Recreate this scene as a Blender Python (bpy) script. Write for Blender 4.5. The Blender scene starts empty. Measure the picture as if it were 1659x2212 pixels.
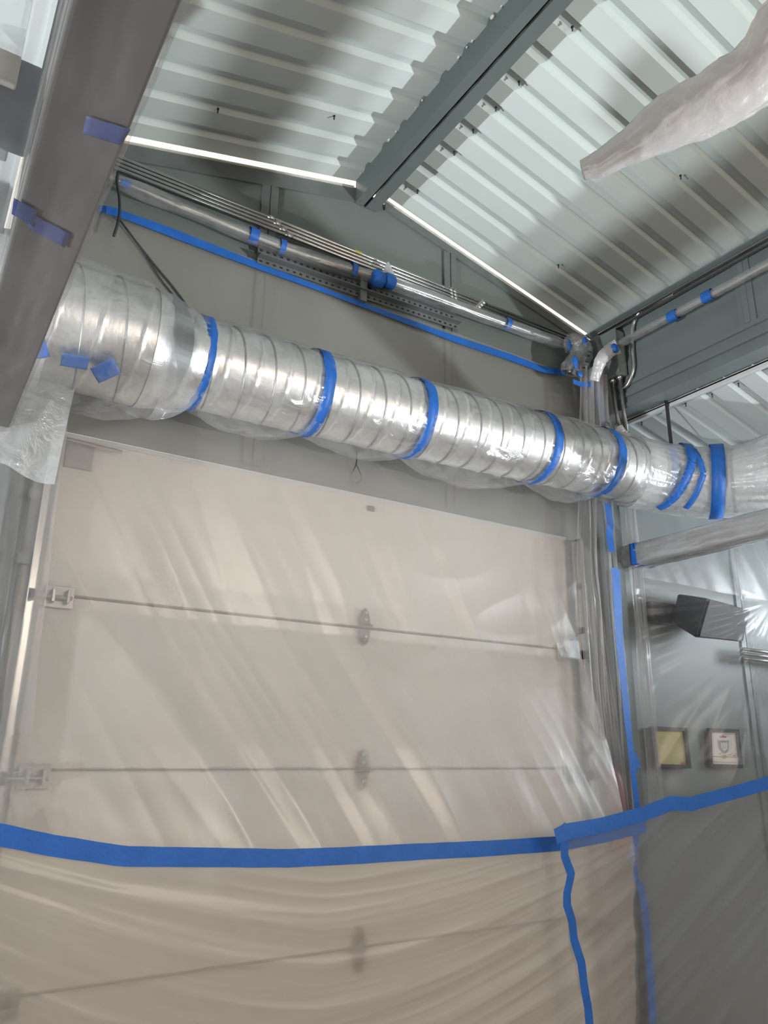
import bpy, bmesh, math, random
from mathutils import Vector, Matrix, noise
random.seed(7)
scn = bpy.context.scene
C = scn.collection
PI = math.pi
# ------------------------------------------------------------------ camera
W, H, F = 1659.0, 2212.0, 1635.2
CAM = Vector((0, -2.9, 1.5))
yaw, pit, rol = 0.5617314, 0.3031027, 0.0131715
cy, sy, cp, sp, cr, sr = math.cos(yaw), math.sin(yaw), math.cos(pit), math.sin(pit), math.cos(rol), math.sin(rol)
fw = Vector((sy * cp, cy * cp, sp)); r0 = Vector((cy, -sy, 0)); u0 = r0.cross(fw)
rt = cr * r0 + sr * u0; up = -sr * r0 + cr * u0
cam = bpy.data.cameras.new('camera'); co = bpy.data.objects.new('camera', cam); C.objects.link(co)
co.matrix_world = Matrix(((rt.x, up.x, -fw.x, CAM.x), (rt.y, up.y, -fw.y, CAM.y), (rt.z, up.z, -fw.z, CAM.z), (0, 0, 0, 1)))
cam.sensor_fit = 'HORIZONTAL'; cam.sensor_width = 36; cam.lens = 36 * F / W; cam.clip_start = 0.02
scn.camera = co

def ray(x, y): return (x - W / 2) / F * rt - (y - H / 2) / F * up + fw
def atY(x, y, Y=0.0): d = ray(x, y); return CAM + d * ((Y - CAM.y) / d.y)
def atX(x, y, X): d = ray(x, y); return CAM + d * ((X - CAM.x) / d.x)
def atZ(x, y, Z): d = ray(x, y); return CAM + d * ((Z - CAM.z) / d.z)
def proj(P):
    v = Vector(P) - CAM; return (W / 2 + F * v.dot(rt) / v.dot(fw), H / 2 - F * v.dot(up) / v.dot(fw))
def onF(x, y, fn, off=0.0):          # meet a sheet given as Y = fn(X, Z)
    Y = -0.2
    for _ in range(25):
        P = atY(x, y, Y); Y = 0.5 * Y + 0.5 * (fn(P.x, P.z) + off)
    return atY(x, y, Y)

# ------------------------------------------------------------------ materials
def newmat(name):
    m = bpy.data.materials.new(name); m.use_nodes = True; nt = m.node_tree
    for n in list(nt.nodes): nt.nodes.remove(n)
    out = nt.nodes.new('ShaderNodeOutputMaterial')
    return m, nt, out
def N(nt, t, **kw):
    n = nt.nodes.new(t)
    for k, v in kw.items():
        if k in n.inputs: n.inputs[k].default_value = v
        else: setattr(n, k, v)
    return n
def coords(nt, scale=(1, 1, 1)):
    tc = N(nt, 'ShaderNodeTexCoord'); mp = N(nt, 'ShaderNodeMapping'); mp.inputs['Scale'].default_value = scale
    nt.links.new(tc.outputs['Object'], mp.inputs['Vector']); return mp.outputs['Vector']
def solid(name, col, rough=.5, metal=0.0, var=.06, vscale=6, bump=0.0, bscale=60, stretch=(1, 1, 1), spec=.5):
    m, nt, out = newmat(name)
    b = N(nt, 'ShaderNodeBsdfPrincipled'); b.inputs['Roughness'].default_value = rough; b.inputs['Metallic'].default_value = metal
    b.inputs['Specular IOR Level'].default_value = spec
    v = coords(nt, stretch)
    n = N(nt, 'ShaderNodeTexNoise', Scale=vscale, Detail=5.0); nt.links.new(v, n.inputs['Vector'])
    r = N(nt, 'ShaderNodeMapRange'); r.inputs['From Min'].default_value = .3; r.inputs['From Max'].default_value = .7
    r.inputs['To Min'].default_value = 1 - var; r.inputs['To Max'].default_value = 1 + var
    nt.links.new(n.outputs['Fac'], r.inputs['Value'])
    mx = N(nt, 'ShaderNodeVectorMath', operation='SCALE'); mx.inputs[0].default_value = col[:3]
    nt.links.new(r.outputs['Result'], mx.inputs['Scale']); nt.links.new(mx.outputs['Vector'], b.inputs['Base Color'])
    if bump:
        n2 = N(nt, 'ShaderNodeTexNoise', Scale=bscale, Detail=3.0); nt.links.new(v, n2.inputs['Vector'])
        bp = N(nt, 'ShaderNodeBump', Strength=bump, Distance=.01); nt.links.new(n2.outputs['Fac'], bp.inputs['Height'])
        nt.links.new(bp.outputs['Normal'], b.inputs['Normal'])
    nt.links.new(b.outputs[0], out.inputs[0]); return m
def film(name, clear=.5, blur=.3, tint=(.9, .9, .9), gloss=.5, rough=.22, bump=.4, bscale=14, stretch=(1, 1, 1), trans=.5, brough=.35, wr=.0, crinkle=False):
    """thin polyethylene film: see-through, slightly blurring, with a milky veil and sheen"""
    m, nt, out = newmat(name)
    v = coords(nt, stretch)
    n1 = N(nt, 'ShaderNodeTexNoise', Scale=bscale, Detail=4.0, Roughness=.6); n1.inputs['Distortion'].default_value = .8 if crinkle else .15
    nt.links.new(v, n1.inputs['Vector'])
    rg = N(nt, 'ShaderNodeMath', operation='SUBTRACT'); rg.inputs[1].default_value = .5; nt.links.new(n1.outputs['Fac'], rg.inputs[0])
    ab = N(nt, 'ShaderNodeMath', operation='ABSOLUTE'); nt.links.new(rg.outputs[0], ab.inputs[0])
    bp = N(nt, 'ShaderNodeBump', Strength=bump, Distance=.02); nt.links.new((ab if crinkle else n1).outputs[0], bp.inputs['Height'])
    nb = bp.outputs['Normal']
    T = N(nt, 'ShaderNodeBsdfTransparent', Color=(.97, .97, .97, 1))
    R = N(nt, 'ShaderNodeBsdfRefraction', Roughness=brough, IOR=1.06, Color=(.95, .95, .95, 1))
    D = N(nt, 'ShaderNodeBsdfDiffuse', Color=(*tint, 1)); TL = N(nt, 'ShaderNodeBsdfTranslucent', Color=(*tint, 1))
    G = N(nt, 'ShaderNodeBsdfAnisotropic', Roughness=rough, Color=(1, 1, 1, 1)); G.inputs['Roughness'].default_value = rough
    for q in (D, TL, G): nt.links.new(nb, q.inputs['Normal'])
    a = N(nt, 'ShaderNodeMixShader', Fac=trans); nt.links.new(D.outputs[0], a.inputs[1]); nt.links.new(TL.outputs[0], a.inputs[2])
    lw = N(nt, 'ShaderNodeLayerWeight', Blend=.35); nt.links.new(nb, lw.inputs['Normal'])
    gm = N(nt, 'ShaderNodeMath', operation='MULTIPLY'); gm.inputs[1].default_value = gloss; nt.links.new(lw.outputs['Facing'], gm.inputs[0])
    ga = N(nt, 'ShaderNodeMath', operation='ADD'); ga.inputs[1].default_value = gloss * .10; nt.links.new(gm.outputs[0], ga.inputs[0])
    b = N(nt, 'ShaderNodeMixShader', Fac=blur / max(1e-6, clear + blur)); nt.links.new(T.outputs[0], b.inputs[1]); nt.links.new(R.outputs[0], b.inputs[2])
    # the film's creases carry a denser veil
    cr_ = N(nt, 'ShaderNodeMapRange'); cr_.inputs['From Min'].default_value = 0; cr_.inputs['From Max'].default_value = .12
    cr_.inputs['To Min'].default_value = 1 - clear - blur + wr; cr_.inputs['To Max'].default_value = 1 - clear - blur
    nt.links.new(ab.outputs[0], cr_.inputs['Value'])
    c = N(nt, 'ShaderNodeMixShader'); nt.links.new(cr_.outputs[0], c.inputs[0]); nt.links.new(b.outputs[0], c.inputs[1]); nt.links.new(a.outputs[0], c.inputs[2])
    d = N(nt, 'ShaderNodeMixShader'); nt.links.new(ga.outputs[0], d.inputs[0]); nt.links.new(c.outputs[0], d.inputs[1]); nt.links.new(G.outputs[0], d.inputs[2])
    nt.links.new(d.outputs[0], out.inputs[0]); return m

M = dict(
    roof=solid('roof_paint', (.50, .545, .52), .33, 0, .03, 3),
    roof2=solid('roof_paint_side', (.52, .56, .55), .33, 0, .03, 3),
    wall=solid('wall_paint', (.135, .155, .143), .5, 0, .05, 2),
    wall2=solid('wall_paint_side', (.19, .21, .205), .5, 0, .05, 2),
    stud=solid('galvanised_stud', (.15, .165, .16), .45, .3, .12, 9, .05, 90),
    steel=solid('grey_primer', (.15, .175, .175), .42, .1, .06, 4),
    ridge=solid('ridge_steel', (.115, .14, .135), .4, .2, .05, 4),
    dark=solid('dark_gap', (.02, .02, .02), .8),
    galv=solid('galvanised_duct', (.72, .72, .71), .36, 1, .12, 7, .10, 30, (1.6, .6, .6)),
    seam=solid('duct_seam', (.32, .33, .33), .4, .9),
    chrome=solid('conduit_metal', (.62, .61, .58), .25, 1, .1, 10),
    dull=solid('dull_conduit', (.34, .34, .33), .35, .9, .1, 10),
    hinge=solid('hinge_steel', (.17, .16, .15), .4, .6, .1, 20),
    tape=solid('blue_tape', (.012, .115, .44), .5, 0, .10, 14, .15, 50),
    door=solid('door_cream', (.66, .615, .555), .5, 0, .015, 3),
    dseam=solid('door_seam', (.16, .15, .14), .6),
    trim=solid('eave_trim', (.60, .62, .61), .35, 0, .04),
    edge=solid('closure_strip', (.55, .53, .47), .5, 0, .1, 20),
    black=solid('black_plastic', (.012, .012, .016), .45),
    strap=solid('black_strap', (.012, .013, .013), .5),
    wire=solid('cable', (.03, .035, .035), .5),
    cream=solid('yellowed_paper', (.42, .36, .16), .7),
    frame=solid('dark_frame', (.02, .018, .018), .4),
    paper=solid('white_paper', (.62, .58, .54), .6),
    ink=solid('grey_print', (.20, .20, .21), .7), gold=solid('gold_print', (.32, .19, .05), .5), redink=solid('red_print', (.30, .10, .12), .6),
    red=solid('dark_red_paint', (.22, .03, .03), .4),
    yellow=solid('yellow_label', (.55, .48, .05), .6),
    floor=solid('concrete', (.32, .28, .25), .7, 0, .1, 3),
    box=solid('box_paint', (.22, .25, .23), .45, .1),
    tan=solid('tan_panel', (.25, .22, .19), .6),
    foam=solid('foam_sealant', (.55, .53, .44), .8, 0, .1, 30, .4, 60),
)
FM = dict(
    door=film('film_door', .42, .30, (.74, .68, .61), .38, .32, .10, 9, (1, .2, .35), .35, .16),
    low=film('film_low', .27, .31, (.86, .76, .65), .30, .33, .12, 8, (.3, .3, 1), .35, .55),
    duct=film('film_duct', .86, .03, (.86, .86, .85), .20, .22, .30, 14, (.5, 1, 1), .5, .2, .12, True),
    ductm=film('film_duct_milky', .38, .10, (.88, .90, .90), .35, .25, .5, 12, (1, 1, 1), .6, .3, .15, True),
    clear=film('film_clear', .80, .06, (.80, .82, .82), .30, .2, .2, 16, (.3, 1, 1), .5, .2, .15, True),
    drape=film('film_drape', .56, .22, (.74, .72, .72), .16, .30, .3, 9, (1.6, 1, .15), .55, .3, .1),
    side=film('film_side', .70, .20, (.66, .68, .70), .12, .26, .12, 7, (1, .4, .5), .6, .2),
    milky=film('film_milky', .60, .24, (.55, .60, .62), .10, .35, .25, 5, (.5, 1, 1), .7, .5),
    beam=film('film_beam', .86, .06, (.45, .40, .38), .06, .3, .4, 5, (1, .35, 1), .25, .3, .06),
    fan=film('film_bundle', .10, .06, (.93, .90, .89), .35, .3, .5, 9, (1, 1, 1), .55, .3, .1),
)
# ------------------------------------------------------------------ mesh helpers
def link(name, me, mat, parent=None, smooth=False):
    o = bpy.data.objects.new(name, me); C.objects.link(o)
    if mat: me.materials.append(mat)
    if smooth:
        for p in me.polygons: p.use_smooth = True
    if parent: o.parent = parent
    return o
class MB:
    def __init__(s): s.v = []; s.f = []
    def add(s, vs, fs):
        k = len(s.v); s.v += [tuple(v) for v in vs]; s.f += [tuple(i + k for i in f) for f in fs]; return s
    def box(s, a, b):
        x0, x1 = sorted((a[0], b[0])); y0, y1 = sorted((a[1], b[1])); z0, z1 = sorted((a[2], b[2]))
        return s.add([(x0, y0, z0), (x1, y0, z0), (x1, y1, z0), (x0, y1, z0), (x0, y0, z1), (x1, y0, z1), (x1, y1, z1), (x0, y1, z1)],
                     [(0, 3, 2, 1), (4, 5, 6, 7), (0, 1, 5, 4), (1, 2, 6, 5), (2, 3, 7, 6), (3, 0, 4, 7)])
    def prism(s, prof, a, b):           # prof: list of points (Vector offsets) swept a -> b
        a, b = Vector(a), Vector(b); n = len(prof)
        vs = [a + Vector(p) for p in prof] + [b + Vector(p) for p in prof]
        return s.add(vs, [(i, (i + 1) % n, n + (i + 1) % n, n + i) for i in range(n)] + [tuple(range(n))[::-1], tuple(range(n, 2 * n))])
    def tube(s, pts, rad, seg=12, caps=True, ang=None):
        pts = [Vector(p) for p in pts]; n = len(pts)
        R = rad if callable(rad) else (lambda i, a: rad[i] if isinstance(rad, (list, tuple)) else rad)
        t0 = (pts[1] - pts[0]).normalized(); ref = Vector((0, 0, 1)) if abs(t0.z) < .9 else Vector((0, 1, 0))
        k0 = len(s.v); nrm = (ref - t0 * ref.dot(t0)).normalized()
        for i, p in enumerate(pts):
            t = (pts[min(i + 1, n - 1)] - pts[max(i - 1, 0)]).normalized()
            nrm = (nrm - t * nrm.dot(t)).normalized(); bn = t.cross(nrm)
            for j in range(seg):
                a = 2 * PI * j / seg
                s.v.append(tuple(p + (nrm * math.cos(a) + bn * math.sin(a)) * R(i, a)))
        for i in range(n - 1):
            for j in range(seg):
                s.f.append((k0 + i * seg + j, k0 + i * seg + (j + 1) % seg, k0 + (i + 1) * seg + (j + 1) % seg, k0 + (i + 1) * seg + j))
        if caps:
            s.f.append(tuple(k0 + j for j in range(seg))[::-1]); s.f.append(tuple(k0 + (n - 1) * seg + j for j in range(seg)))
        return s
    def grid(s, fn, nu, nv):
        k = len(s.v)
        for j in range(nv + 1):
            for i in range(nu + 1): s.v.append(tuple(fn(i / nu, j / nv)))
        for j in range(nv):
            for i in range(nu):
                a = k + j * (nu + 1) + i; s.f.append((a, a + 1, a + nu + 2, a + nu + 1))
        return s
    def build(s, name, mat, parent=None, smooth=False, bevel=0, solid=0):
        me = bpy.data.meshes.new(name); me.from_pydata(s.v, [], s.f); me.validate(); me.update()
        if parent:                      # keep world place: parents are at their own base
            off = parent_loc(parent)
            for v in me.vertices: v.co -= off
        o = link(name, me, mat, parent, smooth)
        if bevel:
            b = o.modifiers.new('bevel', 'BEVEL'); b.width = bevel; b.segments = 2; b.limit_method = 'ANGLE'
        if solid:
            b = o.modifiers.new('solid', 'SOLIDIFY'); b.thickness = solid; b.offset = 0
        return o
def parent_loc(p):
    L = Vector((0, 0, 0))
    while p: L += p.location; p = p.parent
    return L
def tag(o, label, cat, group=None, kind=None):
    if label: o['label'] = label
    if cat: o['category'] = cat
    if group: o['group'] = group
    if kind: o['kind'] = kind
    return o
def thing(name, loc, label, cat, group=None, kind=None):
    o = bpy.data.objects.new(name, None); o.location = loc; o.empty_display_size = .05; C.objects.link(o)
    return tag(o, label, cat, group, kind)
def smooth_path(pts, n=8):
    pts = [Vector(p) for p in pts]; out = []
    P = [pts[0]] + pts + [pts[-1]]
    for i in range(1, len(P) - 2):
        for k in range(n):
            t = k / n; a, b, c, d = P[i - 1], P[i], P[i + 1], P[i + 2]
            out.append(.5 * ((2 * b) + (c - a) * t + (2 * a - 5 * b + 4 * c - d) * t * t + (3 * b - a - 3 * c + d) * t ** 3))
    out.append(pts[-1]); return out
def lerp(a, b, t): return a + (b - a) * t
def sstep(a, b, x):
    t = min(1, max(0, (x - a) / (b - a))); return t * t * (3 - 2 * t)
def nz(x, y=0, z=0): return noise.noise(Vector((x, y, z)))
def ridged(x, y=0, z=0): return 1 - 2 * abs(nz(x, y, z))
def interp(tab, x):
    if x <= tab[0][0]: return tab[0][1]
    for (a, b), (c, d) in zip(tab, tab[1:]):
        if x <= c: return b + (d - b) * (x - a) / (c - a)
    return tab[-1][1]

# ------------------------------------------------------------------ shell of the building
XL, XR = .184, 3.35
def zr_right(x): return 4.370 - .233 * (x - 1.836)
def zr_left(x): return 4.073 + .264 * (x - .462)
Pp = .1652
def rib_profile(y0, y1):
    ys = []; y = y0; k = 0
    c = -.288 + 3 * Pp
    while c > y1 - Pp:
        for dy, dz in ((.034, 0), (.020, .030), (-.020, .030), (-.034, 0)):
            ys.append((c + dy, dz))
        c -= Pp
    ys = [(y, z) for y, z in ys if y1 <= y <= y0]
    return [(y0, 0)] + ys + [(y1, 0)]
def roof_sheet(name, x0, z0, x1, z1, mat, y0=0.0, y1=-5.6):
    pr = rib_profile(y0, y1); mb = MB(); vs = []; fs = []
    for (y, dz) in pr: vs += [(x0, y, z0 + dz), (x1, y, z1 + dz)]
    for i in range(len(pr) - 1): fs.append((2 * i, 2 * i + 1, 2 * i + 3, 2 * i + 2))
    mb.add(vs, fs); o = mb.build(name, mat); o['kind'] = 'structure'; return o
roof_sheet('ceiling', 1.70, zr_right(1.70), 3.50, zr_right(3.50), M['roof'])
roof_sheet('ceiling_left', .04, zr_left(.04), 1.66, zr_left(1.66), M['roof'])
roof_sheet('ceiling_right', 3.47, 3.425, 6.2, 3.425 - .25 * 2.73, M['roof2'], 0.0, -5.6)
roof_sheet('ceiling_far_left', .06, 3.425, -2.9, 3.425 - .25 * 2.96, M['roof2'], 0.0, -5.6)
def S(o): o['kind'] = 'structure'; return o
# gable wall with the door opening
DX0, DX1, DZ = .385, 3.02, 2.635
def wall_poly(name, pts, mat, y=0.0):
    mb = MB(); mb.add([(x, y, z) for x, z in pts] , [tuple(range(len(pts)))]); return S(mb.build(name, mat))
g = .050
mb = MB()
mb.add([(x, 0, z) for x, z in [(XL - .1, DZ), (1.70, DZ), (1.70, zr_left(1.62) - g), (XL - .1, zr_left(XL - .1) - g)]], [(0, 1, 2, 3)])
mb.add([(x, 0, z) for x, z in [(1.70, DZ), (3.46, DZ), (3.46, zr_right(3.46) - g), (1.70, zr_right(1.78) - g)]], [(0, 1, 2, 3)])
mb.add([(x, 0, z) for x, z in [(XL - .1, 0), (DX0, 0), (DX0, DZ), (XL - .1, DZ)]], [(0, 1, 2, 3)])
mb.add([(x, 0, z) for x, z in [(DX1, 0), (3.46, 0), (3.46, DZ), (DX1, DZ)]], [(0, 1, 2, 3)])
S(mb.build('wall_back', M['wall']))
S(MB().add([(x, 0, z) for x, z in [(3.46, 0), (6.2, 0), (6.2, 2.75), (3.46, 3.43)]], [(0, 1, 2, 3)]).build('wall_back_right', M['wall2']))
S(MB().add([(x, 0, z) for x, z in [(-2.9, 0), (XL - .1, 0), (XL - .1, 3.42), (-2.9, 2.7)]], [(0, 1, 2, 3)]).build('wall_back_left', M['wall']))
S(MB().box((-2.9, .05, -.02), (6.2, -5.6, 0)).build('floor', M['floor']))
# angle trims under the two daylight gaps
def slope_trim(name, xa, za, xb, zb, h, mat, y0, y1):
    mb = MB(); mb.add([(xa, y0, za), (xb, y0, zb), (xb, y0, zb - h), (xa, y0, za - h), (xa, y1, za), (xb, y1, zb), (xb, y1, zb - h), (xa, y1, za - h)],
                      [(0, 1, 2, 3), (4, 7, 6, 5), (0, 4, 5, 1), (3, 2, 6, 7), (0, 3, 7, 4), (1, 5, 6, 2)])
    return S(mb.build(name, mat))
slope_trim('trim_1', XL - .05, zr_left(XL - .05) - g - .002, 1.64, zr_left(1.64) - g - .002, .085, M['stud'], -.012, -.001)
slope_trim('trim_2', 1.80, zr_right(1.80) - g - .002, 3.40, zr_right(3.40) - g - .002, .055, M['stud'], -.012, -.001)
slope_trim('trim_3', 1.80, zr_right(1.80) - g + .002, 3.30, zr_right(3.30) - g + .002, .008, M['edge'], -.02, -.008)
slope_trim('trim_4', XL, zr_left(XL) - g + .002, 1.60, zr_left(1.60) - g + .002, .008, M['edge'], -.02, -.008)
# bright flashing where the side roofs meet the headers
for nm, sx, s in (('trim_5', 3.47, 1), ('trim_6', .06, -1)):
    mb = MB()
    mb.prism([(0, 0, 0), (s * .055, 0, -.004), (s * .055, 0, -.012), (0, 0, -.008)], (sx, -.01, 3.412), (sx, -5.6, 3.412))
    mb.prism([(0, 0, 0), (s * .012, 0, 0), (s * .012, 0, .03), (0, 0, .03)], (sx, -.01, 3.385), (sx, -5.6, 3.385))
    S(mb.build(nm, M['trim']))
# rib-end closures over the headers
for nm, x, z in (('trim_7', 3.47, zr_right(3.47)), ('trim_8', .06, zr_left(.06))):
    S(MB().box((x, 0, z - .05), (x + .01, -5.6, z + .05)).build(nm, M['dark']))

# ridge beam: two channels back to back
rb = thing('ridge_beam', (1.68, -2.8, 4.235), 'dark grey steel ridge beam of two channels under the roof peak', 'beam')
MB().prism([(-.055, 0, 0), (-.052, 0, .17), (-.047, 0, .17), (-.050, 0, .005), (-.006, 0, .005), (-.006, 0, 0)], (1.672, -.005, 4.235), (1.672, -5.6, 4.235)).build('channel', M['ridge'], rb)
MB().prism([(.006, 0, 0), (.006, 0, .005), (.066, 0, .005), (.066, 0, .17), (.071, 0, .17), (.071, 0, 0)], (1.676, -.005, 4.235), (1.676, -5.6, 4.235)).build('channel', M['ridge'], rb)
MB().prism([(-.006, 0, .02), (-.006, 0, .17), (.010, 0, .17), (.010, 0, .02)], (1.674, -.005, 4.235), (1.674, -5.6, 4.235)).build('web', M['dark'], rb)
fo = MB()
for i in range(70):
    y = -.05 - i * .055 - random.random() * .03; r = .004 + .011 * random.random() ** 2
    if random.random() < .45: continue
    fo.tube([(1.612, y, zr_left(1.61) + .0), (1.612, y - r, zr_left(1.61) + .001), (1.612, y - 2 * r, zr_left(1.61))], [r * .5, r, r * .4], 6)
tag(fo.build('sealant_bead', M['foam'], rb), None, None)

# headers at both eaves
def header(s, x, label):
    t = thing('header_beam', (x, -2.8, 3.41), label, 'beam')
    y0, y1 = -.002, -5.6
    MB().box((x, y0, 3.56), (x + s * .02, y1, 3.985)).build('web_plate', M['steel'], t)
    # lower lipped channel with grooves
    p = [(0, 3.58), (-.012, 3.58), (-.012, 3.555), (0, 3.552), (0, 3.515), (-.014, 3.512), (-.014, 3.485), (-.002, 3.482), (-.002, 3.452), (-.018, 3.448), (-.018, 3.412), (.10, 3.412), (.10, 3.58)]
    MB().prism([(s * a, 0, b - 3.41) for a, b in p], (x, y0, 3.41), (x, y1, 3.41)).build('bottom_channel', M['steel'], t)
    p = [(0, 4.005), (-.045, 4.005), (-.045, 3.998), (-.006, 3.985), (-.006, 3.955), (.02, 3.955), (.02, 4.005)]
    MB().prism([(s * a, 0, b - 3.41) for a, b in p], (x, y0, 3.41), (x, y1, 3.41)).build('top_angle', M['steel'], t)
    for y in (-1.03, -2.3, -3.6):
        q = MB(); q.box((x - s * .012, y + .045, 3.58), (x, y - .045, 3.955)); q.box((x - s * .018, y + .015, 3.58), (x - s * .010, y - .015, 3.955)); q.build('stiffener', M['steel'], t, bevel=.002)
    return t
header(1, XR, 'grey steel header over the right opening, carrying the roof edge')
header(-1, XL, 'grey steel header over the left opening, above the wrapped beam')

# columns
for s, x, lab in ((1, 3.27, 'grey steel corner column right of the garage door, behind draped plastic'), (-1, .13, 'grey steel corner column left of the garage door')):
    t = thing('steel_column', (x + .05, -.05, 0), lab, 'column')
    MB().box((x, -.012, 0), (x + .09, -.11, 3.42)).build('post', M['steel'], t, bevel=.004)
    MB().box((x - .02, -.004, 0), (x + .11, -.018, .12)).build('base_plate', M['stud'], t)

# wall studs
def stud(x, z0, z1, w, lab):
    mb = MB(); mb.prism([(-w / 2, 0, 0), (-w / 2, -.012, 0), (-.004, -.014, 0), (-.002, -.008, 0), (.002, -.008, 0), (.004, -.014, 0), (w / 2, -.012, 0), (w / 2, 0, 0)], (x, -.001, z0), (x, -.001, z1))
    return tag(mb.build('wall_stud', M['stud']), lab, 'stud')
stud(1.142, 2.66, 4.12, .085, 'double galvanised wall stud above the garage door, left of the ridge')
stud(2.235, 2.66, 4.17, .085, 'double galvanised wall stud above the garage door, right of the ridge')
stud(4.58, .0, 3.12, .10, 'galvanised wall stud right of the framed certificate')
# ------------------------------------------------------------------ garage door
d = thing('door_1', (1.72, 0, 0), None, None); d['kind'] = 'structure'
secs = [(2.635, 2.017), (2.013, 1.415), (1.411, .745), (.741, .02)]
for z1, z0 in secs:
    q = MB(); q.box((DX0 - .02, .012, z0 + .003), (DX1 + .02, .05, z1 - .003)); q.build('door_section', M['door'], d, bevel=.004)
    MB().box((DX0 - .01, .018, z0 - .004), (DX1 + .01, .045, z0 + .004)).build('section_joint', M['dseam'], d)
MB().box((DX0, .006, 2.618), (DX1, .014, 2.636)).build('top_strip', M['trim'], d)
def hinge(x, z, p):
    h = MB()
    for sz in (1, -1):
        prof = [(-.027, 0), (.027, 0), (.022, .040), (.013, .070), (0, .082), (-.013, .070), (-.022, .040)]
        h.add([(x + a, -.004, z + sz * b) for a, b in prof] + [(x + a, -.012, z + sz * b) for a, b in prof],
              [tuple(range(7)), tuple(range(13, 6, -1))] + [(i, (i + 1) % 7, 7 + (i + 1) % 7, 7 + i) for i in range(7)])
    h.add([], []); h.tube([(x - .030, -.018, z), (x + .030, -.018, z)], .012, 10)
    o = h.build('hinge', M['hinge'], p, bevel=.001)
    for dz in (.030, .062, -.045):
        MB().tube([(x, -.012, z + dz), (x, -.020, z + dz)], [.009, .006], 8).build('bolt', M['chrome'], o)
for z in (2.017, 1.413, .745): hinge(1.727, z, d)
def end_hinge(x, z, p, s):
    q = MB(); q.box((x - .05, .01, z - .035), (x + .05, -.006, z + .045)); q.box((x - .03, -.004, z - .02), (x - .02, -.045, z + .03)); q.box((x + .02, -.004, z - .02), (x + .03, -.045, z + .03))
    q.tube([(x - s * .09, -.03, z), (x + .04, -.03, z)], .008, 8)
    o = q.build('roller_bracket', M['dull'], p, bevel=.002)
    MB().tube([(x - s * .11, -.03, z), (x - s * .09, -.03, z)], .022, 12).build('roller', M['dark'], o)
for z in (2.0, 1.39, .72): end_hinge(.45, z, d, 1); end_hinge(2.96, z - .01, d, -1)
# latch plate at the top of the door and a pocket
q = MB(); q.box((.40, .01, 2.50), (.50, -.006, 2.59)); q.build('top_bracket', M['dull'], d)
MB().tube([(.38, -.02, 2.60), (.60, -.02, 2.592)], .009, 8).build('top_roller_rod', M['chrome'], d)
MB().box((1.74, .0125, 2.565), (1.775, .004, 2.59)).build('pull_pocket', M['dseam'], d)
# tracks
for s, x, lab in ((1, .335, 'vertical metal door track left of the garage door'), (-1, 3.075, 'vertical metal door track right of the garage door')):
    t = thing('door_track', (x, -.04, 0), lab, 'track')
    MB().prism([(0, -.07, 0), (.004, -.07, 0), (.004, -.02, 0), (s * .028, -.016, 0), (s * .028, -.012, 0), (0, -.012, 0)], (x, 0, .02), (x, 0, 2.62)).build('rail', M['chrome'], t)
    for z in (2.36, 2.12, 1.5, .7):
        MB().box((x - s * .045, 0, z - .02), (x, -.05, z + .02)).build('bracket', M['stud'], t, bevel=.002)
# ------------------------------------------------------------------ struts above the door
def strut(pa, pb, h, depth, lab, holes=True):
    a, b = Vector(pa), Vector(pb); t = thing('perforated_strut', a, lab, 'metal strut')
    MB().prism([(0, 0, 0), (0, -.003, 0), (0, -.003, h), (0, -depth, h), (0, -depth, h + .004), (0, 0, h + .004)], a, b).build('angle', M['stud'], t)
    if holes:
        n = int((b - a).length / .034); q = MB()
        for i in range(n):
            p = a.lerp(b, (i + .5) / n); q.box((p.x - .006, p.y - .0035, p.z + h * .5 - .004), (p.x + .006, p.y - .006, p.z + h * .5 + .004))
        q.build('slot_row', M['dark'], t)['kind'] = 'stuff'
    return t
strut((1.09, -.030, 3.705), (2.24, -.030, 3.735), .022, .03, 'upper perforated steel angle above the blue wall tape')
strut((1.09, -.035, 3.640), (2.26, -.035, 3.675), .030, .04, 'lower perforated steel angle along the top of the blue wall tape')
tag(MB().box((1.632, -.02, 3.63), (1.672, -.06, 3.80)).build('strut_bracket', M['stud'], None, bevel=.003), 'short upright bracket joining the two perforated angles under the taped joint', 'bracket')
# ------------------------------------------------------------------ conduits along the back wall
ordn = ('topmost', 'second from top', 'third from top', 'lowest')
for k in range(4):
    z = 3.905 - k * .0235; y = -.045 - .004 * k
    t = thing('conduit', (.15, y, z), f'long bright metal conduit along the gable wall, {ordn[k]} of the four', 'conduit', 'parallel conduits on the gable wall')
    MB().tube([(.12, y, z), (3.20, y, z - .002)], .0088, 10).build('pipe', M['chrome'], t, True)
    for x in (1.12 + .03 * k, 2.42 - .02 * k):
        MB().tube([(x, y, z), (x + .04, y, z)], .0112, 10).build('coupling', M['chrome'], t, True)
for x, lab in ((2.20, 'strap clamp holding the four conduits at the right wall stud'), (2.225, 'second strap clamp beside the first on the four conduits')):
    q = MB()
    for k in range(4): q.tube([(x, -.045 - .004 * k, 3.905 - k * .0235), (x + .012, -.045 - .004 * k, 3.905 - k * .0235)], .0125, 12)
    q.box((x, -.002, 3.81), (x + .012, -.036, 3.93)); tag(q.build('conduit_clamp', M['chrome']), lab, 'clamp')
for x, k, lab in ((1.60, 0, 'small yellow label on the topmost conduit under the ridge'), (2.70, 3, 'small yellow label on the lowest conduit near the corner')):
    z = 3.905 - k * .0235; tag(MB().tube([(x, -.045 - .004 * k, z), (x + .04, -.045 - .004 * k, z)], .0093, 12, False).build('yellow_label', M['yellow'], None, True), lab, 'label')
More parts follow.
